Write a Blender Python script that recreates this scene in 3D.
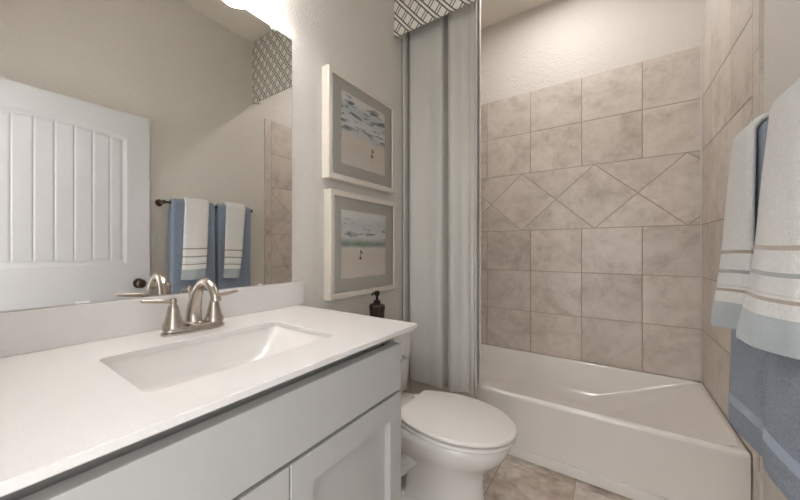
import bpy, bmesh, math, random
from mathutils import Vector, Matrix
random.seed(7)
C = bpy.context.scene.collection
for o in list(bpy.data.objects): bpy.data.objects.remove(o, do_unlink=True)
PI = math.pi
# ------------------------------------------------------------------ camera, world, exposure
T = 0.315                                             # one wall tile, metres
def X(t): return (t + 3.258) * T                      # survey units (tiles from the camera) to metres
def Y(t): return t * T
def Z(t): return (t + 3.624) * T
cd = bpy.data.cameras.new('camera'); cam = bpy.data.objects.new('camera', cd); C.objects.link(cam)
cam.location = (X(0), 0, Z(0)); cam.rotation_euler = (PI/2, 0, math.radians(40.518))
cd.sensor_width = 36; cd.lens = 36 * 330.14 / 800
cd.shift_x = 71.06 / 800; cd.shift_y = -0.85 / 800; cd.clip_start = 0.01
bpy.context.scene.camera = cam
wd = bpy.data.worlds.new('world'); bpy.context.scene.world = wd; wd.use_nodes = True
bg = wd.node_tree.nodes['Background']; bg.inputs[0].default_value = (1, .98, .97, 1); bg.inputs[1].default_value = 1.5
vs = bpy.context.scene.view_settings
vs.view_transform = 'Standard'; vs.look = 'None'; vs.gamma = 1; vs.exposure = 1.28; vs.use_curve_mapping = False
cy = bpy.context.scene.cycles; cy.max_bounces = 16; cy.diffuse_bounces = 12; cy.transparent_max_bounces = 16
SHADE_E, BULB_E, CAN_E = 8.0, 17.0, 115.0
W = X(1.3185)+.010; YB = Y(9.41)+.010; ZC = Z(5.93); YN = -0.10   # room width, back wall, ceiling, near wall
YA = Y(6.507); ZT = Z(-2.544)                            # tub apron and rim

# ------------------------------------------------------------------ helpers
def lin(r, g, b):
    f = lambda c: (c/255/12.92) if c/255 <= .04045 else ((c/255+.055)/1.055)**2.4
    return (f(r), f(g), f(b), 1)
def mat(name, col, rough=.5, metal=0, spec=.5, coat=0, sheen=0):
    m = bpy.data.materials.new(name); m.use_nodes = True
    b = m.node_tree.nodes['Principled BSDF']
    b.inputs['Base Color'].default_value = col; b.inputs['Roughness'].default_value = rough
    b.inputs['Metallic'].default_value = metal; b.inputs['Specular IOR Level'].default_value = spec
    b.inputs['Coat Weight'].default_value = coat; b.inputs['Coat Roughness'].default_value = .05
    b.inputs['Sheen Weight'].default_value = sheen
    return m
def N(m, t, **kw):
    n = m.node_tree.nodes.new(t)
    for k, v in kw.items(): setattr(n, k, v)
    return n
def L(m, a, b): m.node_tree.links.new(a, b)
def BS(m): return m.node_tree.nodes['Principled BSDF']
def math_n(m, op, a, b=None, c=None):
    n = N(m, 'ShaderNodeMath', operation=op)
    for i, v in enumerate((a, b, c)):
        if v is None: continue
        if isinstance(v, (int, float)): n.inputs[i].default_value = v
        else: L(m, v, n.inputs[i])
    return n.outputs[0]
def mix_n(m, f, a, b, bt='MIX'):
    n = N(m, 'ShaderNodeMix', data_type='RGBA', blend_type=bt)
    for i, v in ((0, f), (6, a), (7, b)):
        if isinstance(v, (int, float)): n.inputs[i].default_value = v
        elif isinstance(v, tuple): n.inputs[i].default_value = v
        else: L(m, v, n.inputs[i])
    return n.outputs[2]
def ramp_n(m, f, stops):
    n = N(m, 'ShaderNodeValToRGB'); e = n.color_ramp.elements
    while len(e) < len(stops): e.new(.5)
    for el, (p, c) in zip(e, stops): el.position = p; el.color = c
    L(m, f, n.inputs[0]); return n.outputs[0]
def noise_n(m, vec, scale, detail=4, rough=.55, dist=0, out=0):
    n = N(m, 'ShaderNodeTexNoise'); n.inputs['Scale'].default_value = scale
    n.inputs['Detail'].default_value = detail; n.inputs['Roughness'].default_value = rough
    n.inputs['Distortion'].default_value = dist
    if vec is not None: L(m, vec, n.inputs['Vector'])
    return n.outputs[out]
def objco(m): return N(m, 'ShaderNodeTexCoord').outputs['Object']
def bump(m, h, strength, dist=.01):
    n = N(m, 'ShaderNodeBump'); n.inputs['Strength'].default_value = strength; n.inputs['Distance'].default_value = dist
    L(m, h, n.inputs['Height']); L(m, n.outputs[0], BS(m).inputs['Normal'])

def obj(name, bm, material, parent=None, smooth=True, ang=20, recalc=True):
    if recalc: bmesh.ops.recalc_face_normals(bm, faces=bm.faces)
    for e in bm.edges:
        e.smooth = not (len(e.link_faces) == 2 and e.calc_face_angle(0) > math.radians(ang))
    for f in bm.faces: f.smooth = smooth
    me = bpy.data.meshes.new(name); bm.to_mesh(me); bm.free()
    for m in (material if isinstance(material, (list, tuple)) else [material]): me.materials.append(m)
    o = bpy.data.objects.new(name, me); C.objects.link(o)
    if parent: o.parent = parent
    return o
def tag(o, label, cat, group=None):
    o['label'] = label; o['category'] = cat
    if group: o['group'] = group
    return o
def thing(name, label, cat, loc=(0, 0, 0), rz=0, group=None):
    o = bpy.data.objects.new(name, None); C.objects.link(o); o.location = loc; o.rotation_euler = (0, 0, rz)
    o.empty_display_size = .05
    return tag(o, label, cat, group)
def struct(name, bm, m, parent=None, **kw):
    o = obj(name, bm, m, parent, **kw); o['kind'] = 'structure'; return o
def join(bm, t):
    me = bpy.data.meshes.new('t'); t.to_mesh(me); t.free(); bm.from_mesh(me); bpy.data.meshes.remove(me)
def box(bm, x0, x1, y0, y1, z0, z1, bev=0, seg=2):
    t = bmesh.new(); bmesh.ops.create_cube(t, size=1)
    for v in t.verts:
        v.co = Vector((x0+(v.co.x+.5)*(x1-x0), y0+(v.co.y+.5)*(y1-y0), z0+(v.co.z+.5)*(z1-z0)))
    if bev: bmesh.ops.bevel(t, geom=list(t.edges), offset=bev, segments=seg, profile=.5, affect='EDGES')
    join(bm, t); return bm
def loft(bm, loops, cap0=True, cap1=True, closed=True):
    V = [[bm.verts.new(p) for p in lp] for lp in loops]
    n = len(loops[0])
    for a, b in zip(V, V[1:]):
        for i in range(n if closed else n-1):
            j = (i+1) % n
            bm.faces.new((a[i], a[j], b[j], b[i]))
    if cap0: bm.faces.new(V[0][::-1])
    if cap1: bm.faces.new(V[-1])
    return bm
def rrect(x0, x1, y0, y1, z, r, k=6):
    out = []
    for cx, cy, a0 in ((x1-r, y1-r, 0), (x0+r, y1-r, PI/2), (x0+r, y0+r, PI), (x1-r, y0+r, 1.5*PI)):
        for i in range(k+1):
            a = a0 + PI/2*i/k
            out.append(Vector((cx+r*math.cos(a), cy+r*math.sin(a), z)))
    return out
def lathe(bm, prof, n=28, M=Matrix.Identity(4), cap0=True, cap1=True, sx=1, sy=1):
    loops = [[M @ Vector((r*sx*math.cos(2*PI*i/n), r*sy*math.sin(2*PI*i/n), z)) for i in range(n)] for r, z in prof]
    return loft(bm, loops, cap0, cap1)
def AX(loc, direction):                                  # a matrix that puts +z along a direction
    return Matrix.Translation(loc) @ Vector(direction).to_track_quat('Z', 'Y').to_matrix().to_4x4()
def catmull(pts, n=8):
    pts = [Vector(p) for p in pts]; out = []
    P = [pts[0]*2-pts[1]] + pts + [pts[-1]*2-pts[-2]]
    for i in range(1, len(P)-2):
        for k in range(n):
            t = k/n; a, b, c, d = P[i-1], P[i], P[i+1], P[i+2]
            out.append(.5*((2*b)+(c-a)*t+(2*a-5*b+4*c-d)*t*t+(3*b-a-3*c+d)*t**3))
    out.append(pts[-1]); return out
def tube(bm, pts, rad, n=14, sx=1.0, caps=True):
    pts = [Vector(p) for p in pts]; m = len(pts)
    R = rad if isinstance(rad, (list, tuple)) else [rad]*m
    up = None; loops = []
    for i, p in enumerate(pts):
        d = (pts[min(i+1, m-1)]-pts[max(i-1, 0)]).normalized()
        if up is None:
            up = Vector((0, 0, 1)) if abs(d.z) < .9 else Vector((1, 0, 0))
        up = (up-d*up.dot(d)).normalized(); s = d.cross(up)
        loops.append([p+(s*math.cos(2*PI*k/n)*sx+up*math.sin(2*PI*k/n))*R[i] for k in range(n)])
    return loft(bm, loops, caps, caps)
def resample(seq, n):                                    # evenly re-sample a list of floats
    return [seq[min(int(i*(len(seq)-1)/(n-1)), len(seq)-2)]*(1-(i*(len(seq)-1)/(n-1)-min(int(i*(len(seq)-1)/(n-1)), len(seq)-2)))
            + seq[min(int(i*(len(seq)-1)/(n-1)), len(seq)-2)+1]*(i*(len(seq)-1)/(n-1)-min(int(i*(len(seq)-1)/(n-1)), len(seq)-2)) for i in range(n)]

# ------------------------------------------------------------------ materials
def paint(name, col, rough=.75, sc=170, st=.35):
    m = mat(name, col, rough, spec=.3); h = noise_n(m, objco(m), sc, 3, .5)
    h2 = ramp_n(m, h, [(.42, (0, 0, 0, 1)), (.62, (1, 1, 1, 1))])
    bump(m, h2, st, .002); return m
M_wall = paint('greige_paint', lin(211, 207, 200), sc=95, st=.8)
M_ceil = paint('ceiling_paint', lin(224, 218, 208), .85, 120, .4)
M_trim = mat('white_trim_paint', lin(205, 204, 201), .35)
M_cab = mat('grey_cabinet_paint', lin(172, 172, 170), .38)
M_kick = mat('cabinet_inside', lin(120, 118, 114), .6)
M_quartz = mat('white_quartz', lin(232, 229, 226), .22)
_h = noise_n(M_quartz, objco(M_quartz), 260, 2, .5)
L(M_quartz, ramp_n(M_quartz, _h, [(.35, lin(212, 210, 208)), (.6, lin(216, 214, 212))]), BS(M_quartz).inputs['Base Color'])
M_porc = mat('white_porcelain', lin(224, 222, 219), .1, coat=.6)
M_tub = mat('tub_enamel', lin(226, 222, 217), .16, coat=.5)
M_plastic = mat('white_seat_plastic', lin(224, 221, 217), .22)
M_nickel = mat('brushed_nickel', lin(184, 175, 166), .27, 1)
_w = N(M_nickel, 'ShaderNodeTexNoise'); _w.inputs['Scale'].default_value = 300
M_chrome = mat('chrome', lin(205, 205, 205), .15, 1)
M_bronze = mat('dark_bronze', lin(92, 78, 68), .3, .9)
M_black = mat('dark_pump', lin(34, 28, 26), .35, .5)
M_frame = mat('cream_frame_wood', lin(203, 197, 186), .45)
M_mat = mat('sage_mat_board', lin(201, 200, 194), .9)
M_mirror = mat('mirror_silver', lin(236, 235, 232), 0.0, 1)
M_clip = mat('clear_clip', lin(225, 226, 225), .15)
M_door = mat('white_door_paint', lin(198, 200, 203), .4)
M_liner = mat('white_liner', lin(225, 224, 220), .6)
M_backer = mat('cornice_backer', lin(70, 62, 55), .9)

def emis(name, col, s):
    m = mat(name, (.9, .9, .9, 1), .3); b = BS(m)
    b.inputs['Emission Color'].default_value = col; b.inputs['Emission Strength'].default_value = s; return m
M_shade = emis('opal_glass_lit', (1, .975, .965, 1), SHADE_E)
M_bulb = emis('bulb_lit', (1, .975, .965, 1), BULB_E)
M_lens = emis('downlight_lens_lit', (1, .95, .93, 1), CAN_E)

def tile_mat(name, dark, mid, light, sc=1.0):
    m = mat(name, mid, .34); at = N(m, 'ShaderNodeAttribute', attribute_name='tile_seed')
    co = objco(m)
    off = N(m, 'ShaderNodeVectorMath', operation='MULTIPLY_ADD')
    L(m, at.outputs['Vector'], off.inputs[0]); off.inputs[1].default_value = (31, 17, 23); L(m, co, off.inputs[2])
    v = off.outputs[0]
    n1 = noise_n(m, v, 3.2*sc, 9, .62, 1.2); n2 = noise_n(m, v, 17*sc, 6, .68, .6)
    f = math_n(m, 'MULTIPLY_ADD', n2, .42, math_n(m, 'MULTIPLY', n1, .66))
    c = ramp_n(m, f, [(.36, dark), (.50, mid), (.62, light), (.75, mid)])
    sep = N(m, 'ShaderNodeSeparateXYZ'); L(m, at.outputs['Vector'], sep.inputs[0])
    hs = N(m, 'ShaderNodeHueSaturation'); L(m, c, hs.inputs['Color'])
    L(m, math_n(m, 'MULTIPLY_ADD', sep.outputs[2], .14, .93), hs.inputs['Value'])
    L(m, hs.outputs[0], BS(m).inputs['Base Color'])
    bump(m, n2, .08, .004)
    return m
M_tile = tile_mat('travertine_look_tile', lin(168, 157, 146), lin(195, 186, 176), lin(208, 200, 191))
M_ftile = tile_mat('floor_tile', lin(128, 110, 95), lin(182, 168, 154), lin(216, 208, 199), .8)
M_grout = mat('grout', lin(164, 149, 133), .9)

# ------------------------------------------------------------------ tiles as geometry
def clip_poly(poly, axis, val, keep_greater):
    out = []
    for i in range(len(poly)):
        a, b = poly[i], poly[(i+1) % len(poly)]
        ia = (a[axis] >= val) == keep_greater; ib = (b[axis] >= val) == keep_greater
        if ia: out.append(a)
        if ia != ib:
            t = (val-a[axis])/(b[axis]-a[axis]); out.append((a[0]+t*(b[0]-a[0]), a[1]+t*(b[1]-a[1])))
    return out
def inset(poly, g):
    n = len(poly); A = sum(poly[i][0]*poly[(i+1) % n][1]-poly[(i+1) % n][0]*poly[i][1] for i in range(n))
    if A < 0: poly = poly[::-1]
    lines = []
    for i in range(n):
        a, b = poly[i], poly[(i+1) % n]; d = (b[0]-a[0], b[1]-a[1]); l = math.hypot(*d)
        if l < 1e-5: continue
        nx, ny = -d[1]/l, d[0]/l; lines.append((a[0]+nx*g, a[1]+ny*g, d[0]/l, d[1]/l))
    out = []
    for i in range(len(lines)):
        x1, y1, a1, b1 = lines[i-1]; x2, y2, a2, b2 = lines[i]
        det = a1*b2-b1*a2
        if abs(det) < 1e-6: out.append((x2, y2)); continue
        t = ((x2-x1)*b2-(y2-y1)*a2)/det; out.append((x1+a1*t, y1+b1*t))
    return out
def area(p): return abs(sum(p[i][0]*p[(i+1) % len(p)][1]-p[(i+1) % len(p)][0]*p[i][1] for i in range(len(p))))/2
def tiles_mesh(polys, rect, f, h_grout, h_tile, gap=.0022):
    """polys in plane coordinates, clipped to rect, f(a, b, height) -> point. One mesh: grout bed (slot 0) and tiles (slot 1)."""
    bm = bmesh.new(); lay = bm.loops.layers.float_color.new('tile_seed')
    a0, a1, b0, b1 = rect
    lo = [[f(a, b, h) for a, b in ((a0, b0), (a1, b0), (a1, b1), (a0, b1))] for h in (0, h_grout)]
    loft(bm, lo)
    for p in polys:
        for ax, v, g in ((0, a0, True), (0, a1, False), (1, b0, True), (1, b1, False)):
            if len(p) >= 3: p = clip_poly(p, ax, v, g)
        if len(p) < 3 or area(p) < 2e-4: continue
        q = inset(p, gap); q2 = inset(p, gap+.0016)
        if len(q) < 3 or len(q) != len(q2) or area(q) > area(p): continue
        nf = len(bm.faces)
        loft(bm, [[f(a, b, h_grout*.9) for a, b in q], [f(a, b, h_tile-.001) for a, b in q], [f(a, b, h_tile) for a, b in q2]], False, True)
        col = (random.random(), random.random(), random.random(), 1)
        bm.faces.ensure_lookup_table()
        for fc in bm.faces[nf:]:
            fc.material_index = 1
            for lp in fc.loops: lp[lay] = col
    return bm
Z_DB, Z_R2D = Z(.467), Z(.467+2**.5)
ROWS = [ZT-.03+.03, Z(-1.533), Z(-.533), Z_DB, Z_R2D, Z(2.881), Z(3.881)]
def wall_polys(a_lo, a_hi, a_ref, d_ref, tw, zb):
    """square tiles with a vertical joint at a_ref, one course of tiles set on the diagonal with a tip at d_ref"""
    P = []; rows = [zb]+ROWS[1:]
    k0 = int((a_lo-a_ref)/tw)-2; k1 = int((a_hi-a_ref)/tw)+2
    for i in range(len(rows)-1):
        if i == 3: continue
        for k in range(k0, k1+1):
            a = a_ref+k*tw; P.append([(a, rows[i]), (a+tw, rows[i]), (a+tw, rows[i+1]), (a, rows[i+1])])
    dw = tw*2**.5; zm = (Z_DB+Z_R2D)/2
    for k in range(int((a_lo-d_ref)/dw)-2, int((a_hi-d_ref)/dw)+3):
        a = d_ref+k*dw
        P.append([(a-dw/2, zm), (a, Z_DB), (a+dw/2, zm), (a, Z_R2D)])
        P.append([(a, Z_DB), (a+dw, Z_DB), (a+dw/2, zm)]); P.append([(a, Z_R2D), (a+dw/2, zm), (a+dw, Z_R2D)])
    return P

# ------------------------------------------------------------------ the room
TH = .1
struct('floor', tiles_mesh([[(X(-1.42)+i*T, .02+j*T*1.25), (X(-1.42)+(i+1)*T, .02+j*T*1.25), (X(-1.42)+(i+1)*T, .02+(j+1)*T*1.25), (X(-1.42)+i*T, .02+(j+1)*T*1.25)]
        for i in range(-4, 5) for j in range(-5, 9)], (0, W, -1.3, YB), lambda a, b, h: Vector((a, b, -.012+h)), .0105, .012), [M_grout, M_ftile])
struct('ceiling', box(bmesh.new(), -TH, W+TH, YN-TH, YB+TH, ZC, ZC+.08), M_ceil)
struct('wall_left', box(bmesh.new(), -TH, 0, YN-TH, YB+TH, -.02, ZC), M_wall)
struct('wall_right', box(bmesh.new(), W, W+TH, YN-TH, YB+TH, -.02, ZC), M_wall)
struct('wall_back', box(bmesh.new(), 0, W, YB, YB+TH, -.02, ZC), M_wall)
OX0, OX1, OZ = .60, 1.352, 2.035
bm = box(bmesh.new(), 0, OX0, YN-TH, YN, -.02, ZC); box(bm, OX1, W, YN-TH, YN, -.02, ZC); box(bm, OX0, OX1, YN-TH, YN, OZ, ZC)
struct('wall_near', bm, M_wall)
bm = box(bmesh.new(), OX0-.0, OX0+.015, YN-TH, YN, 0, OZ); box(bm, OX1-.015, OX1, YN-TH, YN, 0, OZ); box(bm, OX0, OX1, YN-TH, YN, OZ-.015, OZ)
struct('trim_1', bm, M_trim)
# tile surround of the tub alcove
TK = .010
struct('wall_tile_back', tiles_mesh(wall_polys(0, W, X(1.3185)-.827*T, X(1.3185)-.187*T, T, ZT+.002), (TK, W-TK, ZT+.002, Z(3.881)),
       lambda a, b, h: Vector((a, YB-h, b)), .008, TK), [M_grout, M_tile])
YS = Y(6.45); YE = Y(6.21)
def side_polys(zb):
    P = []
    return wall_polys(YS, YB, YB-.63*T*1.25, Y(8.03), T*1.25, zb)
def strip_polys(z0):
    P = []; z = z0
    while z < Z(3.881):
        P.append([(YE, z), (YS, z), (YS, z+T), (YE, z+T)]); z += T
    return P
for nm, fx in (('wall_tile_right', lambda a, b, h: Vector((W-h, a, b))), ('wall_tile_left', lambda a, b, h: Vector((h, a, b)))):
    struct(nm, tiles_mesh(side_polys(ZT+.002), (YS, YB, ZT+.002, Z(3.881)), fx, .008, TK), [M_grout, M_tile])
    struct(nm.replace('tile', 'edge_tile'), tiles_mesh(strip_polys(.0), (YE, YS, .0, Z(3.881)), fx, .008, TK, .0012), [M_tile, M_tile])
for n_, xx in ((2, TK), (3, W-TK-.006)):
    struct('trim_%d' % n_, box(bmesh.new(), xx, xx+.006, YB-TK-.006, YB-TK, ZT+.003, Z(3.881), .002), M_trim)
def baseboard(name, x0, x1, y0, y1):
    bm = box(bmesh.new(), x0, x1, y0, y1, 0, .085, .004); struct(name, bm, M_trim)
baseboard('baseboard_left', 0, .014, 0.99, YE-.002)
baseboard('baseboard_right', W-.014, W, YN, YE-.002)

# door leaf, swung open against the right wall
HX, HY, LX, LY = X(1.022), -.091, X(1.038), Y(2.883)
DW = math.hypot(LX-HX, LY-HY); DH = Z(2.776)-.012; DT = .035
def door_depth(u, v):                                    # u from hinge, v from the bottom; how far the face sinks
    st = .140
    c = DW/2; hw = c-st
    def panel(u, v, v0, v1, arch):
        du = hw-abs(u-c)
        top = v1-arch*((u-c)/hw)**2
        d = min(du, v-v0, top-v)
        if d <= 0: return 0
        if d < .012: return .006*math.sin(PI*d/.012/2)
        if d < .03: return .006+.003*math.sin(PI*(d-.012)/.018)
        g = ((u-c)/hw*4.0) % 1.0
        g = min(g, 1-g)*hw/4.0
        return .006+(.004*(1-g/.006) if g < .006 else 0)
    return panel(u, v, 1.035, DH-.128, .036) if v > .9 else panel(u, v, .24, .78, 0)
bm = bmesh.new(); nu, nv = 190, 300
G = [[bm.verts.new((DW*i/nu, -door_depth(DW*i/nu, DH*j/nv), DH*j/nv)) for j in range(nv+1)] for i in range(nu+1)]
for i in range(nu):
    for j in range(nv): bm.faces.new((G[i][j], G[i+1][j], G[i+1][j+1], G[i][j+1]))
B = [bm.verts.new((u, -DT, v)) for u, v in ((0, 0), (DW, 0), (DW, DH), (0, DH))]
bm.faces.new(B)
bm.faces.new([G[i][0] for i in range(nu+1)]+[B[1], B[0]]); bm.faces.new([G[i][nv] for i in range(nu+1)]+[B[2], B[3]])
bm.faces.new([G[0][j] for j in range(nv+1)]+[B[3], B[0]]); bm.faces.new([G[nu][j] for j in range(nv+1)]+[B[2], B[1]])
door = struct('door_1', bm, M_door, ang=50)
door.location = (HX, HY, .012); door.rotation_euler = (0, 0, math.atan2(LY-HY, LX-HX))
k = lathe(bmesh.new(), [(.033, 0), (.033, .006), (.012, .010), (.011, .028), (.020, .034), (.028, .046), (.029, .056), (.022, .066), (.008, .070)], 24, AX((DW-.07, 0, .905), (0, 1, 0)))
kn = obj('door_knob', k, M_bronze, door)
for hz in (.25, 1.05, 1.8):
    obj('hinge', lathe(bmesh.new(), [(.007, 0), (.007, .09)], 12, Matrix.Translation((-.006, .004, hz))), M_bronze, door)

# ------------------------------------------------------------------ bathtub
tub = thing('bathtub', 'white alcove bathtub with plain apron below beige wall tile', 'bathtub', (W/2, YA, 0))
cx = W/2; e = .002
def tl(x0, x1, y0, y1, z, r): return [p-Vector((cx, YA, 0)) for p in rrect(x0, x1, y0, y1, z, r, 8)]
x0, x1, y0, y1 = e, W-.008, YA, YB-e
bm = bmesh.new()
loft(bm, [tl(x0, x1, y0+.004, y1, .002, .004), tl(x0, x1, y0+.004, y1, ZT-.03, .004), tl(x0, x1, y0, y1, ZT-.020, .006), tl(x0, x1, y0+.003, y1, ZT-.007, .006), tl(x0+.003, x1-.003, y0+.012, y1-.003, ZT, .01),
          tl(x0+.022, x1-.022, y0+.030, y1-.018, ZT, .03), tl(x0+.028, x1-.030, y0+.038, y1-.024, ZT-.004, .034), tl(x0+.034, x1-.042, y0+.044, y1-.030, ZT-.013, .04),
          tl(x0+.05, x1-.12, y0+.055, y1-.050, ZT-.055, .07), tl(x0+.07, x1-.23, y0+.065, y1-.085, ZT-.115, .11), tl(x0+.10, x1-.33, y0+.080, y1-.125, ZT-.165, .15), tl(x0+.12, x1-.39, y0+.105, y1-.16, ZT-.195, .16),
          tl(x0+.15, x1-.43, y0+.14, y1-.19, ZT-.210, .15), tl(x0+.19, x1-.47, y0+.19, y1-.23, ZT-.214, .12)], True, True)
obj('tub_body', bm, M_tub, tub, ang=60)
bm = bmesh.new(); box(bm, x0-cx, x1-cx, -.011, .006, .002, Z(-3.45), .003); obj('apron_skirt', bm, M_tub, tub)
obj('drain', lathe(bmesh.new(), [(.03, 0), (.03, .004), (.02, .005), (.006, .003)], 24, Matrix.Translation((-cx+.30, (YB-YA)/2, ZT-.2142))), M_chrome, tub)

# ------------------------------------------------------------------ vanity
CX0, CX1, CY0, CY1 = 0.002, X(-1.488), YN+.004, Y(3.12); CZ = Z(-.751); CT = .0145
vy0, vy1 = YN+.004, Y(2.905); vx1 = X(-1.635); fx = X(-1.545)
van = thing('vanity_cabinet', 'light grey shaker vanity cabinet under the white countertop', 'cabinet', (0, (vy0+vy1)/2, 0)); vo = Vector((0, (vy0+vy1)/2, 0))
def vbox(bm, a, b, c, d, z0, z1, bev=0): return box(bm, a, b, c-vo.y, d-vo.y, z0, z1, bev)
# carcass: sides, back, bottom, face frame (open top, so the basin hangs in it)
bm = bmesh.new(); zt = CZ-CT-.0005
vbox(bm, .004, vx1, vy0, vy0+.016, .002, zt); vbox(bm, .004, vx1, vy1-.016, vy1, .002, zt)
vbox(bm, .004, .012, vy0+.016, vy1-.016, .1, zt); vbox(bm, .012, vx1-.018, vy0+.016, vy1-.016, .1, .116)
vbox(bm, vx1-.038, vx1-.022, vy0+.016, vy1-.016, zt-.06, zt); vbox(bm, vx1-.018, vx1, vy0+.016, vy1-.016, .1, .14)
vbox(bm, vx1-.018, vx1, vy0+.016, vy1-.016, Z(-1.42), Z(-1.33))
vbox(bm, vx1-.018, vx1, Y(1.39), Y(1.47), .14, Z(-1.42))
obj('carcass', bm, M_cab, van)
bm = bmesh.new(); vbox(bm, vx1-.075, vx1-.06, vy0+.016, vy1-.016, .002, .1); obj('toe_kick', bm, M_kick, van)
bm = bmesh.new(); vbox(bm, vx1+.001, fx, Y(-.28), Y(2.885), Z(-1.345), Z(-.905), .002); obj('drawer_front', bm, M_cab, van)
def shaker(ya, yb, za, zb, n):
    bm = bmesh.new(); s = .066
    def rg(a, x): return [Vector((x, p[0]-vo.y, p[1])) for p in ((ya+a, za+a), (yb-a, za+a), (yb-a, zb-a), (ya+a, zb-a))]
    b_ = .0015
    loft(bm, [rg(s, vx1+.001), rg(0, vx1+.001), rg(0, fx-b_), rg(b_, fx), rg(s-b_, fx), rg(s, fx-b_), rg(s, vx1+.001)], False, False)
    bmesh.ops.remove_doubles(bm, verts=bm.verts, dist=1e-6)
    d = obj('door', bm, M_cab, van)
    bm = bmesh.new(); vbox(bm, vx1+.003, fx-.019, ya+s-.003, yb-s+.003, za+s-.003, zb-s+.003); obj('door_panel', bm, M_cab, d)
shaker(Y(1.438), Y(2.885), .115, Z(-1.375), 0); shaker(Y(-.0), Y(1.424), .115, Z(-1.375), 1)
# countertop with the basin cut-out
SX0, SX1, SY0, SY1 = X(-2.68), X(-1.83), Y(.69), Y(2.25)
ct = thing('countertop', 'white quartz vanity countertop with rectangular sink cut-out', 'countertop', (CX0, CY0, CZ))
co = Vector((CX0, CY0, CZ))
def cl(a, b, c, d, z, r): return [p-co for p in rrect(a, b, c, d, z, r, 6)]
bm = bmesh.new(); bv = .0018
loops = [cl(SX0, SX1, SY0, SY1, CZ-CT, .02), cl(CX0, CX1-.001, CY0, CY1-.001, CZ-CT, .002), cl(CX0, CX1, CY0, CY1, CZ-CT+bv, .003), cl(CX0, CX1, CY0, CY1, CZ-bv, .003),
         cl(CX0, CX1-bv, CY0, CY1-bv, CZ, .003), cl(SX0-.0015, SX1+.0015, SY0-.0015, SY1+.0015, CZ, .02), cl(SX0, SX1, SY0, SY1, CZ-.0015, .02), cl(SX0, SX1, SY0, SY1, CZ-CT, .02)]
loft(bm, loops, False, False); bmesh.ops.remove_doubles(bm, verts=bm.verts, dist=1e-5)
obj('slab', bm, M_quartz, ct)
bm = box(bmesh.new(), 0, .019, 0, Y(3.213)-CY0, .0005, Z(-.442)-CZ, .0012)
obj('backsplash', bm, M_quartz, ct)
# undermount basin
sk = thing('sink', 'white rectangular undermount sink basin below the brushed nickel faucet', 'sink', ((SX0+SX1)/2, (SY0+SY1)/2, CZ-CT)); so = Vector(((SX0+SX1)/2, (SY0+SY1)/2, CZ-CT))
def sl(i0, i1, j0, j1, z, r): return [p-so for p in rrect(SX0+i0, SX1-i1, SY0+j0, SY1-j1, CZ-CT+z, r, 6)]
bm = bmesh.new()
loft(bm, [sl(.030, .030, .03, .095, -.113, .04), sl(.002, .006, -.004, .03, -.095, .04), sl(-.014, -.014, -.014, -.014, -.012, .03), sl(-.016, -.016, -.016, -.016, -.001, .03), sl(-.003, -.003, -.003, -.003, -.001, .032),
          sl(.000, .000, .002, .006, -.012, .03), sl(.008, .012, .014, .055, -.072, .035), sl(.022, .026, .03, .085, -.092, .04), sl(.05, .05, .06, .12, -.102, .04)], True, True)
obj('basin', bm, M_porc, sk, ang=45)
obj('drain', lathe(bmesh.new(), [(.021, 0), (.021, .003), (.014, .004), (.004, .003)], 20, Matrix.Translation((-.01, -.02, -.1021))), M_nickel, sk)

# faucet
FX, FY = X(-2.94), Y(1.52)
fa = thing('faucet', 'brushed nickel two-handle arched faucet on the white countertop', 'faucet', (FX, FY, CZ+.0006))
def egg_base(w, l, z): return [Vector((w*math.copysign(abs(math.cos(a))**.8, math.cos(a)), l*math.copysign(abs(math.sin(a))**.62, math.sin(a)), z)) for a in (2*PI*i/40 for i in range(40))]
bm = loft(bmesh.new(), [egg_base(.030, .094, 0), egg_base(.030, .094, .006), egg_base(.0255, .089, .008), egg_base(.0255, .089, .015), egg_base(.022, .085, .0185)])
obj('base_plate', bm, M_nickel, fa, ang=50)
sp = catmull([(-.003, 0, .015), (-.004, 0, .05), (.006, 0, .088), (.026, 0, .124), (.058, 0, .1425), (.090, 0, .134), (.109, 0, .113), (.114, 0, .103)], 6)
rr = resample([.0245, .0215, .0180, .0150, .0134, .0126, .0126, .0132], len(sp))
bm = tube(bmesh.new(), sp, rr, 20)
spout = obj('spout', bm, M_nickel, fa, ang=50)
obj('spout_collar', lathe(bmesh.new(), [(.027, .0), (.027, .006), (.0235, .010), (.022, .014)], 24, Matrix.Translation((-.003, 0, .0175))), M_nickel, spout)
obj('aerator', lathe(bmesh.new(), [(.0145, 0), (.0145, .009), (.012, .010)], 20, AX((.1133, 0, .104), (.25, 0, -1))), M_nickel, spout)
bm = tube(bmesh.new(), [(-.021, 0, .018), (-.027, 0, .07), (-.030, 0, .112)], .0022, 8)
lathe(bm, [(.002, 0), (.0045, .003), (.0065, .010), (.0045, .016), (.001, .018)], 14, Matrix.Translation((-.030, 0, .110)))
obj('lift_rod', bm, M_nickel, fa)
for s in (-1, 1):
    hy = s*.062
    bm = lathe(bmesh.new(), [(.0285, .0165), (.0285, .026), (.026, .031), (.0215, .042), (.0175, .058), (.0150, .070), (.0142, .074), (.0125, .075), (.0125, .079), (.0095, .080), (.0085, .086), (.010, .091), (.0085, .098), (.003, .100)], 24, Matrix.Translation((0, hy, 0)))
    h = obj('handle', bm, M_nickel, fa, ang=40)
    lv = catmull([(0, hy, .091), (0, hy+s*.020, .0935), (0, hy+s*.05, .096), (0, hy+s*.082, .100)], 5)
    obj('lever', tube(bmesh.new(), lv, resample([.006, .0062, .0056, .0045], len(lv)), 12, 1.35), M_nickel, h)

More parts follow.
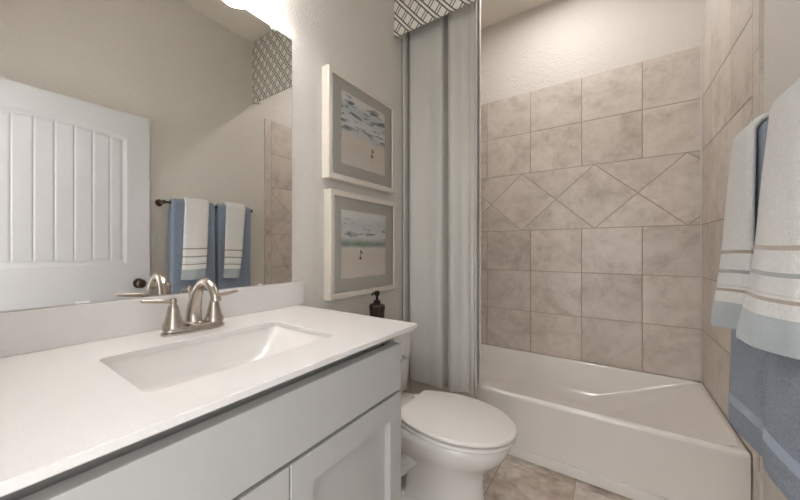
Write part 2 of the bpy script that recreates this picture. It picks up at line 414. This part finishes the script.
# ------------------------------------------------------------------ mirror with clips
mt, my0, my1 = .005, YN+.03, Y(3.034); mz0, mz1 = Z(-.442)+.001, Z(2.80)
mi = tag(obj('wall_mirror', box(bmesh.new(), .0005, mt, my0, my1, mz0, mz1, .0008, 1), M_mirror), 'large frameless wall mirror above the vanity backsplash', 'mirror')
def clip(y, z, up, d=.012):
    bm = box(bmesh.new(), .0006, .0115, y-d, y+d, z-.004 if up else z-.002, z+.02 if up else z+.004, .002)
    if up: lathe(bm, [(.005, 0), (.005, .003), (.002, .004)], 12, AX((.0113, y, z+.012), (1, 0, 0)))
    obj('mirror_clip', bm, M_clip, mi)
clip(Y(2.72), mz1-.004, True, .011); clip(Y(.9), mz1-.004, True); clip(Y(.73), mz0+.002, False, .016); clip(Y(2.5), mz0+.002, False, .006)

# ------------------------------------------------------------------ vanity light above the mirror
vl = thing('vanity_light', 'three-shade vanity light bar on the wall above the mirror', 'light fixture', (.001, Y(1.5), Z(3.42))); lo = Vector((.001, Y(1.5), Z(3.42)))
obj('wall_plate', box(bmesh.new(), 0, .018, -.30, .30, -.035, .035, .006), M_nickel, vl)
for yy in (Y(2.44), Y(1.5), Y(.56)):
    q = yy-lo.y
    obj('arm', tube(bmesh.new(), catmull([(.015, q, 0), (.07, q, .02), (.115, q, .01), (.125, q, -.012)], 6), .007, 12), M_nickel, vl)
    z0 = Z(3.22)-lo.z
    sh = obj('lamp_shade', lathe(bmesh.new(), [(.066, z0), (.063, z0+.02), (.055, z0+.055), (.042, z0+.085), (.028, z0+.102), (.014, z0+.106), (.013, z0+.103), (.026, z0+.098), (.039, z0+.082), (.052, z0+.053), (.060, z0+.02), (.063, z0)], 32, Matrix.Translation((.125, q, 0)), False, False), M_shade, vl)
    obj('bulb', lathe(bmesh.new(), [(.012, .09), (.014, .075), (.026, .05), (.028, .038), (.022, .022), (.008, .014)], 20, Matrix.Translation((.125, q, z0))), M_bulb, sh)
# recessed downlight over the tub
DLX, DLY = X(-.75), Y(7.75)
dl = thing('recessed_downlight', 'round recessed ceiling downlight over the bathtub', 'light fixture', (DLX, DLY, ZC-.0005))
obj('trim_ring', lathe(bmesh.new(), [(.060, 0), (.085, 0), (.085, -.004), (.075, -.008), (.062, -.004), (.060, 0)], 36, cap0=False, cap1=False), M_trim, dl)
obj('lens', lathe(bmesh.new(), [(.0595, -.0005), (.0595, -.002)], 36), M_lens, dl)

# ------------------------------------------------------------------ framed prints
def print_mat(name, kind):
    m = mat(name, (1, 1, 1, 1), .9, spec=.1); uv = N(m, 'ShaderNodeTexCoord').outputs['UV']
    sep = N(m, 'ShaderNodeSeparateXYZ'); L(m, uv, sep.inputs[0]); u, v = sep.outputs[0], sep.outputs[1]
    mp = N(m, 'ShaderNodeMapping'); mp.inputs['Scale'].default_value = (1.6, 7.5, 1); mp.inputs['Location'].default_value = (kind*3.1, kind*1.7, 0); L(m, uv, mp.inputs[0])
    wob = noise_n(m, mp.outputs[0], 1.6, 5, .6, .5)
    vv = math_n(m, 'ADD', v, math_n(m, 'MULTIPLY_ADD', wob, .10, -.05))
    if kind == 0:
        base = ramp_n(m, vv, [(0, lin(238, 233, 227)), (.22, lin(234, 226, 216)), (.40, lin(236, 229, 220)), (.50, lin(218, 222, 222)), (.62, lin(236, 239, 240)), (.80, lin(196, 209, 217)), (.92, lin(240, 242, 242))])
        band = math_n(m, 'MULTIPLY', ramp_n(m, v, [(.42, (0,)*3+(1,)), (.52, (1, 1, 1, 1)), (.95, (1, 1, 1, 1)), (.99, (0, 0, 0, 1))]), ramp_n(m, noise_n(m, mp.outputs[0], 2.1, 4, .55, .3), [(.52, (0, 0, 0, 1)), (.60, (1, 1, 1, 1))]))
        c = mix_n(m, band, base, lin(78, 98, 112))
    else:
        base = ramp_n(m, vv, [(0, lin(237, 231, 224)), (.30, lin(231, 221, 210)), (.44, lin(232, 226, 216)), (.50, lin(112, 144, 126)), (.54, lin(158, 178, 168)), (.62, lin(236, 238, 237)), (.80, lin(216, 223, 226)), (.92, lin(240, 242, 241))])
        band = math_n(m, 'MULTIPLY', ramp_n(m, v, [(.55, (0, 0, 0, 1)), (.60, (1, 1, 1, 1)), (.86, (1, 1, 1, 1)), (.9, (0, 0, 0, 1))]), ramp_n(m, noise_n(m, mp.outputs[0], 1.9, 4, .55, .3), [(.56, (0, 0, 0, 1)), (.64, (1, 1, 1, 1))]))
        c = mix_n(m, band, base, lin(120, 138, 142))
    wash = noise_n(m, uv, 7, 5, .6)
    L(m, mix_n(m, math_n(m, 'MULTIPLY', wash, .5), c, lin(238, 233, 227)), BS(m).inputs['Base Color'])
    return m
M_p = [print_mat('beach_watercolour_blue', 0), print_mat('beach_watercolour_green', 1)]
M_bird = mat('painted_bird_brown', lin(120, 92, 62), .9); M_birdw = mat('painted_bird_white', lin(236, 234, 230), .9)
M_glass = bpy.data.materials.new('picture_glass'); M_glass.use_nodes = True
nt = M_glass.node_tree; nt.nodes.clear()
go = nt.nodes.new('ShaderNodeOutputMaterial'); mx = nt.nodes.new('ShaderNodeMixShader'); tr = nt.nodes.new('ShaderNodeBsdfTransparent'); gl = nt.nodes.new('ShaderNodeBsdfGlossy'); fr = nt.nodes.new('ShaderNodeFresnel')
gl.inputs['Roughness'].default_value = .01; fr.inputs[0].default_value = 1.22
nt.links.new(fr.outputs[0], mx.inputs[0]); nt.links.new(tr.outputs[0], mx.inputs[1]); nt.links.new(gl.outputs[0], mx.inputs[2]); nt.links.new(mx.outputs[0], go.inputs[0])
def framed(label, y0, y1, z0, z1, ay0, ay1, az0, az1, kind, bird):
    yc, zc = (y0+y1)/2, z0
    r = thing('framed_print', label, 'picture', (.0005, yc, zc), 0, 'framed beach prints beside the curtain')
    fw, ft = .028, .044
    def ring(a, x): return [Vector((x, p[0], p[1])) for p in ((y0-yc+a, a), (y1-yc-a, a), (y1-yc-a, z1-z0-a), (y0-yc+a, z1-z0-a))]
    bm = bmesh.new()
    loft(bm, [ring(fw-.004, 0), ring(0, 0), ring(0, ft-.003), ring(.003, ft), ring(fw-.003, ft), ring(fw, ft-.004), ring(fw, .029), ring(fw-.004, 0)], False, False)
    bmesh.ops.remove_doubles(bm, verts=bm.verts, dist=1e-5)
    obj('frame', bm, M_frame, r, smooth=False)
    a = fw-.001
    obj('mat_board', box(bmesh.new(), .030, .033, y0-yc+a, y1-yc-a, a, z1-z0-a), M_mat, r)
    # deckled paper floating over the mat
    bm = bmesh.new(); ul = bm.loops.layers.uv.new('UVMap'); n = 26
    rnd = random.Random(kind+4)
    pts = []
    for (pa, pb) in (((0, 0), (1, 0)), ((1, 0), (1, 1)), ((1, 1), (0, 1)), ((0, 1), (0, 0))):
        for i in range(n):
            t = i/n; pts.append((pa[0]+(pb[0]-pa[0])*t+rnd.uniform(-.006, .006), pa[1]+(pb[1]-pa[1])*t+rnd.uniform(-.006, .006)))
    def P3(p, x): return Vector((x, ay0-yc+p[0]*(ay1-ay0), az0-zc+p[1]*(az1-az0)))
    loft(bm, [[P3(p, .0345) for p in pts], [P3(p, .036) for p in pts]])
    for f in bm.faces:
        for lp in f.loops:
            lp[ul].uv = ((lp.vert.co.y-(ay0-yc))/(ay1-ay0), (lp.vert.co.z-(az0-zc))/(az1-az0))
    pr = obj('print', bm, M_p[kind], r, smooth=False)
    bm = box(bmesh.new(), .033, .0345, ay0-yc+.02, ay1-yc-.02, az0-zc+.02, az1-zc-.02); obj('print_mount', bm, M_mat, r)
    bu, bvv = bird; byy = ay0-yc+bu*(ay1-ay0); bz = az0-zc+bvv*(az1-az0)
    def disc(bm, y, z, a, b, x, rot=0):
        vs = []
        for i in range(16):
            t = 2*PI*i/16; c, s = math.cos(t)*a, math.sin(t)*b
            vs.append(bm.verts.new((x, y+c*math.cos(rot)-s*math.sin(rot), z+c*math.sin(rot)+s*math.cos(rot))))
        bm.faces.new(vs)
    bm = bmesh.new(); disc(bm, byy, bz, .016, .011, .0363, -.5); disc(bm, byy-.008, bz+.014, .007, .007, .0363); disc(bm, byy-.018, bz+.013, .006, .0015, .0363)
    obj('painted_bird', bm, M_birdw, pr, recalc=False)
    bm = bmesh.new(); disc(bm, byy+.010, bz-.005, .014, .006, .0365, -.6); disc(bm, byy+.001, bz-.020, .0018, .012, .0363); disc(bm, byy+.007, bz-.020, .0018, .012, .0363); disc(bm, byy+.004, bz-.036, .010, .008, .0363)
    obj('painted_wing', bm, M_bird, pr, recalc=False)
    bm = bmesh.new(); v = [bm.verts.new((.039, p[0], p[1])) for p in ((y0-yc+a, a), (y1-yc-a, a), (y1-yc-a, z1-z0-a), (y0-yc+a, z1-z0-a))]; bm.faces.new(v)
    obj('picture_glass', bm, M_glass, r, recalc=False)
framed('upper cream-framed beach print with dark blue waves', Y(3.65), Y(5.57), Z(1.05), Z(2.70), Y(3.97), Y(5.24), Z(1.33), Z(2.45), 0, (.66, .34))
framed('lower cream-framed beach print with a green wave line', Y(3.69), Y(5.62), Z(-.76), Z(.89), Y(3.97), Y(5.27), Z(-.46), Z(.61), 1, (.38, .40))

# ------------------------------------------------------------------ cornice, rod, curtain, liner
M_lat = mat('trellis_fabric', (1, 1, 1, 1), .85, spec=.2)
m = M_lat; sep = N(m, 'ShaderNodeSeparateXYZ'); L(m, objco(m), sep.inputs[0])
uu = math_n(m, 'DIVIDE', sep.outputs[0], .084)
vv = math_n(m, 'DIVIDE', math_n(m, 'SUBTRACT', sep.outputs[2], sep.outputs[1]), .112)
def stripe(a):
    f = math_n(m, 'FRACT', a); g = math_n(m, 'ABSOLUTE', math_n(m, 'SUBTRACT', f, .5))      # 0 in the middle of a band
    inband = math_n(m, 'LESS_THAN', g, .19); core = math_n(m, 'LESS_THAN', g, .085)
    return inband, math_n(m, 'SUBTRACT', inband, core)
i1, l1 = stripe(math_n(m, 'ADD', uu, vv)); i2, l2 = stripe(math_n(m, 'SUBTRACT', uu, vv))
msk = math_n(m, 'MAXIMUM', l1, math_n(m, 'MULTIPLY', l2, math_n(m, 'SUBTRACT', 1.0, i1)))
wv = noise_n(m, objco(m), 400, 2)
L(m, mix_n(m, math_n(m, 'MULTIPLY', msk, .92), mix_n(m, wv, lin(206, 203, 194), lin(226, 223, 214)), lin(58, 60, 62)), BS(m).inputs['Base Color'])
vz0, vz1, vyf = Z(4.22), ZC-.004, Y(5.77)
vc = thing('cornice', 'trellis-patterned fabric cornice over the shower curtain', 'cornice', (W/2, vyf, vz0))
bm = box(bmesh.new(), -W/2+.001, W/2-.001, 0, .022, -.008, vz1-vz0, .006, 3); obj('front_panel', bm, M_lat, vc)
for s in (-1, 1):
    xa, xb = (-W/2+.001, -W/2+.02) if s < 0 else (W/2-.02, W/2-.001)
    obj('return_panel', box(bmesh.new(), xa, xb, .0225, .09, .012, vz1-vz0, .004), M_lat, vc)
obj('top_board', box(bmesh.new(), -W/2+.021, W/2-.021, .0225, .08, vz1-vz0-.02, vz1-vz0), M_backer, vc)
obj('welt', tube(bmesh.new(), [(-W/2+.003, .011, -.010), (W/2-.003, .011, -.010)], .008, 12), M_lat, vc)
ry, rz_ = Y(6.22), Z(5.02)
rod = tag(obj('curtain_rod', tube(bmesh.new(), [(.003, ry, rz_), (W-.003, ry, rz_)], .0125, 18), M_nickel), 'straight metal curtain rod hidden behind the patterned cornice', 'curtain rod')
M_curt = mat('sage_grey_curtain', lin(191, 190, 185), .7, spec=.25, sheen=.1)
wv = N(M_curt, 'ShaderNodeTexWave'); wv.inputs['Scale'].default_value = 260; wv.inputs['Distortion'].default_value = 1; L(M_curt, objco(M_curt), wv.inputs[0]); bump(M_curt, wv.outputs[1], .04, .001)
def drape(name, label, pts, z0, z1, material, wob, cat, th=.003):
    base = catmull(pts, 7); nz = 26; seed = random.Random(3)
    n = len(base); bm = bmesh.new()
    ph = [seed.uniform(0, 6.28) for _ in range(4)]
    c = sum((Vector((p.x, p.y)) for p in base), Vector((0, 0)))/n
    org = Vector((c.x, c.y, z0))
    def surf(off):
        rows = []
        for j in range(nz+1):
            t = j/nz; z = z0+(z1-z0)*t; row = []
            for i, p in enumerate(base):
                a, b = base[max(i-1, 0)], base[min(i+1, n-1)]; d = (b-a).normalized()
                nrm = Vector((d.y, -d.x, 0))
                k = math.sin(i/n*9+ph[0]+t*2.2)*.5+math.sin(i/n*21+ph[1]-t*3.1)*.3
                dx = wob*k*(1-t)*(.4+.6*math.sin(PI*i/(n-1)))
                row.append(Vector((p.x+nrm.x*off+.3*dx, p.y+nrm.y*off+dx, z))-org)
            rows.append(row)
        return rows
    A, Bk = surf(0), surf(-th)
    VA = [[bm.verts.new(p) for p in r] for r in A]; VB = [[bm.verts.new(p) for p in r] for r in Bk]
    for j in range(nz):
        for i in range(n-1):
            bm.faces.new((VA[j][i], VA[j][i+1], VA[j+1][i+1], VA[j+1][i])); bm.faces.new((VB[j][i+1], VB[j][i], VB[j+1][i], VB[j+1][i+1]))
        bm.faces.new((VA[j][0], VA[j+1][0], VB[j+1][0], VB[j][0])); bm.faces.new((VA[j][n-1], VB[j][n-1], VB[j+1][n-1], VA[j+1][n-1]))
    for i in range(n-1):
        bm.faces.new((VA[0][i], VB[0][i], VB[0][i+1], VA[0][i+1])); bm.faces.new((VA[nz][i], VA[nz][i+1], VB[nz][i+1], VB[nz][i]))
    o = obj(name, bm, material, ang=60); o.location = org; return tag(o, label, cat)
cp = [(-3.245, 6.11), (-3.215, 6.09), (-3.185, 6.16), (-3.175, 6.34), (-3.145, 6.34), (-3.125, 6.19), (-3.02, 6.16), (-2.75, 6.21), (-2.54, 6.17), (-2.45, 6.19), (-2.41, 6.36), (-2.375, 6.36), (-2.345, 6.20), (-2.26, 6.12), (-2.17, 6.17), (-2.08, 6.25), (-1.98, 6.24), (-1.93, 6.20), (-1.87, 6.20), (-1.83, 6.13), (-1.805, 6.17)]
drape('shower_curtain', 'sage grey fabric shower curtain hanging in folds beside the toilet', [(X(a), Y(b), 0) for a, b in cp], Z(-2.64), Z(4.95), M_curt, .012, 'curtain')
lp = [(-3.20, 6.45), (-2.9, 6.43), (-2.6, 6.46), (-2.3, 6.43), (-2.05, 6.46), (-1.92, 6.44), (-1.825, 6.41), (-1.80, 6.34), (-1.805, 6.29)]
drape('shower_liner', 'white shower liner showing as a thin edge behind the grey curtain', [(X(a), Y(b), 0) for a, b in lp], Z(-2.50), Z(4.95), M_liner, .003, 'curtain', .0015)

# ------------------------------------------------------------------ toilet
TY = Y(4.68)
to = thing('toilet', 'white elongated toilet between the vanity and the bathtub', 'toilet', (0, TY, 0))
def seat_loop(xb, xt, w, z, n=28, back=.70, xm=None):
    xm = xm if xm is not None else xb+(xt-xb)*.47
    half = []
    for i in range(n+1):
        a = PI/2*i/n; half.append((xm+(xt-xm)*math.cos(a), w*math.sin(a)))
    nb = 10
    for i in range(1, nb+1):
        t = i/nb; half.append((xm-(xm-xb)*t, w*(1-(1-back)*t*t)))
    r = w*.18
    x_, w_ = half[-1]
    half[-1] = (xb+.010, w_); half.append((xb+.002, w_-.006)); half.append((xb, w_-.022)); half.append((xb, 0.0))
    pts = half[:-1]+[half[-1]]+[(x, -y) for x, y in half[1:-1]][::-1]
    return [Vector((x, y, z)) for x, y in pts]
bx = .06
loops = []
for xb, xt, w, z, bk, xm in [(.29, .640, .112, .0, .82, .48), (.29, .640, .112, .012, .82, .48), (.295, .628, .103, .03, .82, .47), (.30, .620, .098, .10, .82, .46), (.29, .618, .102, .17, .82, .46), (.26, .632, .126, .215, .82, .46),
        (.225, .672, .166, .260, .80, .46), (.205, .704, .190, .298, .74, .48), (.195, .719, .203, .333, .72, .49), (.195, .724, .206, .356, .72, .49), (.20, .718, .200, .367, .72, .49)]:
    loops.append(seat_loop(xb, xt, w, z, back=bk, xm=xm))
bm = bmesh.new(); loft(bm, loops)
for s in (-1, 1):                                        # the trapway showing on the side of the base
    tr_ = catmull([(.46, s*.060, .255), (.38, s*.080, .225), (.31, s*.088, .165), (.26, s*.088, .11), (.20, s*.083, .075), (.12, s*.078, .04)], 6)
    tube(bm, tr_, resample([.020, .030, .037, .038, .036, .034], len(tr_)), 16)
loft(bm, [rrect(.10, .50, -.125, .125, z, .03) for z in (.0, .02)]+[rrect(.105, .49, -.118, .118, .03, .03)])
loft(bm, [rrect(.03, .30, -a, a, z, .03) for a, z in ((.06, .10), (.065, .18), (.085, .25), (.118, .31), (.143, .35), (.15, .372))]+[rrect(.035, .295, -.145, .145, .376, .03)])
bowl = obj('bowl', bm, M_porc, to, ang=50)
for s in (-1, 1):
    obj('bolt_cap', lathe(bmesh.new(), [(.013, 0), (.013, .008), (.009, .014), (.002, .016)], 16, Matrix.Translation((.30, s*.108, .029))), M_plastic, bowl)
def slab(z0, z1, xb, xt, w, e):
    return loft(bmesh.new(), [seat_loop(xb+e, xt-e, w-e, z0), seat_loop(xb, xt, w, z0+e), seat_loop(xb, xt, w, z1-e), seat_loop(xb+e*.4, xt-e*.4, w-e*.4, z1-e*.3), seat_loop(xb+e*1.4, xt-e*1.4, w-e*1.4, z1)])
obj('seat', slab(.369, .386, .288, .737, .2165, .005), M_plastic, to, ang=60)
obj('lid', slab(.3915, .412, .285, .742, .2205, .007), M_plastic, to, ang=60)
for s in (-1, 1): obj('hinge', box(bmesh.new(), .262, .290, s*.085-.022, s*.085+.022, .376, .402, .006), M_plastic, to)
def tk(xf, w, z, r=.035): return rrect(.014, xf, -w, w, z, r, 6)
bm = loft(bmesh.new(), [tk(.175, .170, .3765, .04), tk(.188, .184, .388), tk(.195, .193, .52), tk(.203, .203, .694)])
tank = obj('tank', bm, M_porc, to, ang=50)
obj('tank_lid', loft(bmesh.new(), [tk(.206, .206, .695), tk(.213, .213, .699), tk(.213, .213, .716), tk(.210, .210, .721), tk(.203, .203, .723)]), M_porc, to, ang=50)
ly = Y(4.96)-TY
bm = lathe(bmesh.new(), [(.011, 0), (.011, .006), (.008, .009), (.008, .018), (.004, .020)], 18, AX((.1985, ly, Z(-1.79)), (1, 0, 0)))
tube(bm, [(.213, ly, Z(-1.79)), (.215, ly-.03, Z(-1.79)-.002), (.214, ly-.065, Z(-1.79)-.008)], [.0055, .005, .006], 10)
obj('flush_lever', bm, M_chrome, tank)

# soap dispenser on the tank
sd = thing('soap_dispenser', 'dark bronze pump soap dispenser on the toilet tank lid', 'soap dispenser', (X(-2.95), Y(4.68), .7235))
bm = bmesh.new()
loft(bm, [[Vector((r*(1+.05*math.cos(12*a))*math.cos(a), r*(1+.05*math.cos(12*a))*math.sin(a), z)) for a in (2*PI*i/72 for i in range(72))] for r, z in ((.037, 0), (.040, .004), (.040, .012), (.036, .02), (.036, .05), (.037, .09), (.040, .118), (.036, .129), (.022, .137))])
obj('bottle', bm, mat('dispenser_bronze', lin(66, 52, 45), .3, .7), sd, ang=60)
obj('collar', lathe(bmesh.new(), [(.018, .136), (.018, .150), (.012, .153), (.007, .154), (.007, .178)], 20), M_black, sd)
bm = lathe(bmesh.new(), [(.011, .176), (.014, .180), (.014, .194), (.010, .200), (.003, .202)], 20)
tube(bm, [(0, 0, .191), (-.0, -.028, .192), (0, -.044, .189), (0, -.048, .181)], [.0055, .005, .0045, .004], 10)
obj('pump_head', bm, M_black, sd)

# ------------------------------------------------------------------ towel bar and towels
bxx, bz, by0, by1 = X(1.10), Z(1.055), Y(3.2), Y(5.55)
tb = thing('towel_bar', 'dark bronze towel bar on the right wall above the tub end', 'towel bar', (W-.001, (by0+by1)/2, bz)); bo = Vector((W-.001, (by0+by1)/2, bz))
obj('bar', tube(bmesh.new(), [(bxx-bo.x, by0-bo.y, 0), (bxx-bo.x, by1-bo.y, 0)], .008, 14), M_bronze, tb)
for yy in (by0, by1):
    bm = lathe(bmesh.new(), [(.026, 0), (.026, .006), (.018, .012), (.010, .02), (.009, bo.x-bxx-.010), (.014, bo.x-bxx-.004), (.015, bo.x-bxx+.006), (.008, bo.x-bxx+.014)], 20, AX((0, yy-bo.y, 0), (-1, 0, 0)))
    obj('post', bm, M_bronze, tb)
def terry(name, col, col2, stripes=None):
    m = mat(name, col, .95, spec=.1, sheen=.4); co = objco(m)
    n1 = noise_n(m, co, 170, 5, .7); n2 = noise_n(m, co, 28, 5, .65)
    c = mix_n(m, ramp_n(m, n1, [(.35, (0, 0, 0, 1)), (.65, (1, 1, 1, 1))]), col2, col)
    c = mix_n(m, math_n(m, 'MULTIPLY', n2, .35), c, col2)
    sep = N(m, 'ShaderNodeSeparateXYZ'); L(m, N(m, 'ShaderNodeTexCoord').outputs['UV'], sep.inputs[0]); v = sep.outputs[1]
    flat = None
    for (a, b, cc) in stripes or []:
        k = math_n(m, 'MULTIPLY', math_n(m, 'GREATER_THAN', v, a), math_n(m, 'LESS_THAN', v, b))
        c = mix_n(m, k, c, cc); flat = k if flat is None else math_n(m, 'MAXIMUM', flat, k)
    L(m, c, BS(m).inputs['Base Color'])
    h = n1 if flat is None else math_n(m, 'MULTIPLY', n1, math_n(m, 'SUBTRACT', 1.0, math_n(m, 'MULTIPLY', flat, .8)))
    bump(m, h, 1.0, .008); return m
tp, gy, hm = lin(160, 150, 138), lin(150, 154, 154), lin(160, 168, 171)
M_white = terry('white_terry', lin(240, 240, 238), lin(218, 218, 216), [(0, .072, hm), (.104, .112, tp), (.118, .122, lin(205, 203, 199)), (.158, .168, gy), (.216, .226, tp)])
M_blue = terry('blue_terry', lin(164, 177, 194), lin(108, 124, 147), [(.030, .033, lin(134, 152, 177)), (.074, .102, lin(126, 144, 170)), (.102, .105, lin(134, 152, 177))])
def towel(name, label, y0, y1, inner, th, far, near, zb, zback, material, group, seed):
    """cloth over the bar: 'inner' is how far its inside face stands off the bar; far and near are where the two front bottom corners swing out to"""
    rnd = random.Random(seed); org = Vector((bxx, (y0+y1)/2, zb)); zt_ = bz
    path = []                                            # (x, z) centre line from front hem over the bar to back hem
    r = inner+th/2; nf = 40
    wt = catmull([(0, 0, 0), (.12, .09, 0), (.30, .24, 0), (.62, .46, 0), (.82, .70, 0), (1, 1, 0)], 10)
    def weight(tt):
        for a, b in zip(wt, wt[1:]):
            if a.x <= tt <= b.x: return a.y+(b.y-a.y)*(tt-a.x)/max(b.x-a.x, 1e-9)
        return 1.0
    for i in range(nf):
        path.append((-r, (zb-zt_)*(1-i/nf)))
    na = 12
    for i in range(na+1):
        a = PI-PI*i/na; path.append((r*math.cos(a), r*math.sin(a)))
    for i in range(1, 15):
        path.append((r, -(zt_-zback)*i/14))
    ny = 22; bm = bmesh.new(); ul = bm.loops.layers.uv.new('UVMap')
    ph = [rnd.uniform(0, 6.28) for _ in range(5)]
    def P(i, j, side):
        x, z = path[i]
        a, b = path[max(i-1, 0)], path[min(i+1, len(path)-1)]
        dx, dz = b[0]-a[0], b[1]-a[1]; l = math.hypot(dx, dz); nx, nz = -dz/l, dx/l
        u = j/ny; edge = min(u, 1-u)*(y1-y0)
        e = min(1, .25+(edge/.012)**.5*.75) if edge < .012 else 1
        endd = min(i, len(path)-1-i); e *= (.55, .85, 1)[min(endd, 2)]
        h = th/2*side*e
        front = i < nf; tt = (1-i/nf) if front else 0
        wv = (math.sin(u*6+ph[0])*.5+math.sin(u*11+ph[1]+tt*2)*.3)*.005*tt
        y = y0+(y1-y0)*u; zz = z+math.sin(u*4+ph[3])*.003*tt
        if front:
            w = weight(tt); bow = math.sin(u*PI)*.006*tt
            cx_ = near[0]+(far[0]-near[0])*u**.9; cy_ = near[1]+(far[1]-near[1])*u
            x += ((cx_-bxx)+r)*w-bow; y += (cy_-y)*w
            g = weight(min(1, tt+.03))-weight(max(0, tt-.03)); sl = math.atan2(g*((bxx-cx_)-r), .06*(zt_-zb))
            nx, nz = -math.cos(sl), math.sin(sl)*(1 if tt > .02 else 0)
        return Vector((x+nx*h+wv, y-org.y, zz+nz*h+zt_-org.z))
    n = len(path); ln = [0]
    for i in range(1, n): ln.append(ln[-1]+math.hypot(path[i][0]-path[i-1][0], path[i][1]-path[i-1][1]))
    VA = [[bm.verts.new(P(i, j, 1)) for j in range(ny+1)] for i in range(n)]; VB = [[bm.verts.new(P(i, j, -1)) for j in range(ny+1)] for i in range(n)]
    ids = {}
    for i in range(n):
        for j in range(ny+1):
            ids[VA[i][j]] = ids[VB[i][j]] = (j/ny, min(ln[i], ln[-1]-ln[i]))
    def q(*vs):
        f = bm.faces.new(vs)
        for lp in f.loops: lp[ul].uv = ids[lp.vert]
    for i in range(n-1):
        for j in range(ny):
            q(VA[i][j], VA[i][j+1], VA[i+1][j+1], VA[i+1][j]); q(VB[i][j+1], VB[i][j], VB[i+1][j], VB[i+1][j+1])
        q(VA[i][0], VA[i+1][0], VB[i+1][0], VB[i][0]); q(VA[i][ny], VB[i][ny], VB[i+1][ny], VA[i+1][ny])
    for j in range(ny):
        q(VA[0][j], VB[0][j], VB[0][j+1], VA[0][j+1]); q(VA[n-1][j], VA[n-1][j+1], VB[n-1][j+1], VB[n-1][j])
    o = obj(name, bm, material, ang=80); o.location = org
    return tag(o, label, 'towel', group)
gb, gw = 'folded blue bath towels on the bar', 'white hand towels over the blue towels'
towel('bath_towel', 'blue bath towel hanging nearer the door', Y(3.345), Y(4.41), .009, .022, (X(.965), Y(4.39)), (X(1.03), Y(3.30)), Z(-1.77), Z(-1.3), M_blue, gb, 1)
towel('bath_towel', 'blue bath towel hanging nearer the bathtub', Y(4.49), Y(5.49), .009, .022, (X(.975), Y(5.41)), (X(1.035), Y(4.50)), Z(-1.82), Z(-1.4), M_blue, gb, 2)
towel('hand_towel', 'white striped hand towel over the blue towel nearer the door', Y(3.62), Y(4.22), .034, .018, (X(.735), Y(3.99)), (X(.905), Y(3.50)), Z(-.69), Z(-.4), M_white, gw, 3)
towel('hand_towel', 'white striped hand towel over the blue towel nearer the bathtub', Y(4.69), Y(5.27), .034, .018, (X(.74), Y(4.92)), (X(.905), Y(4.58)), Z(-.73), Z(-.45), M_white, gw, 4)
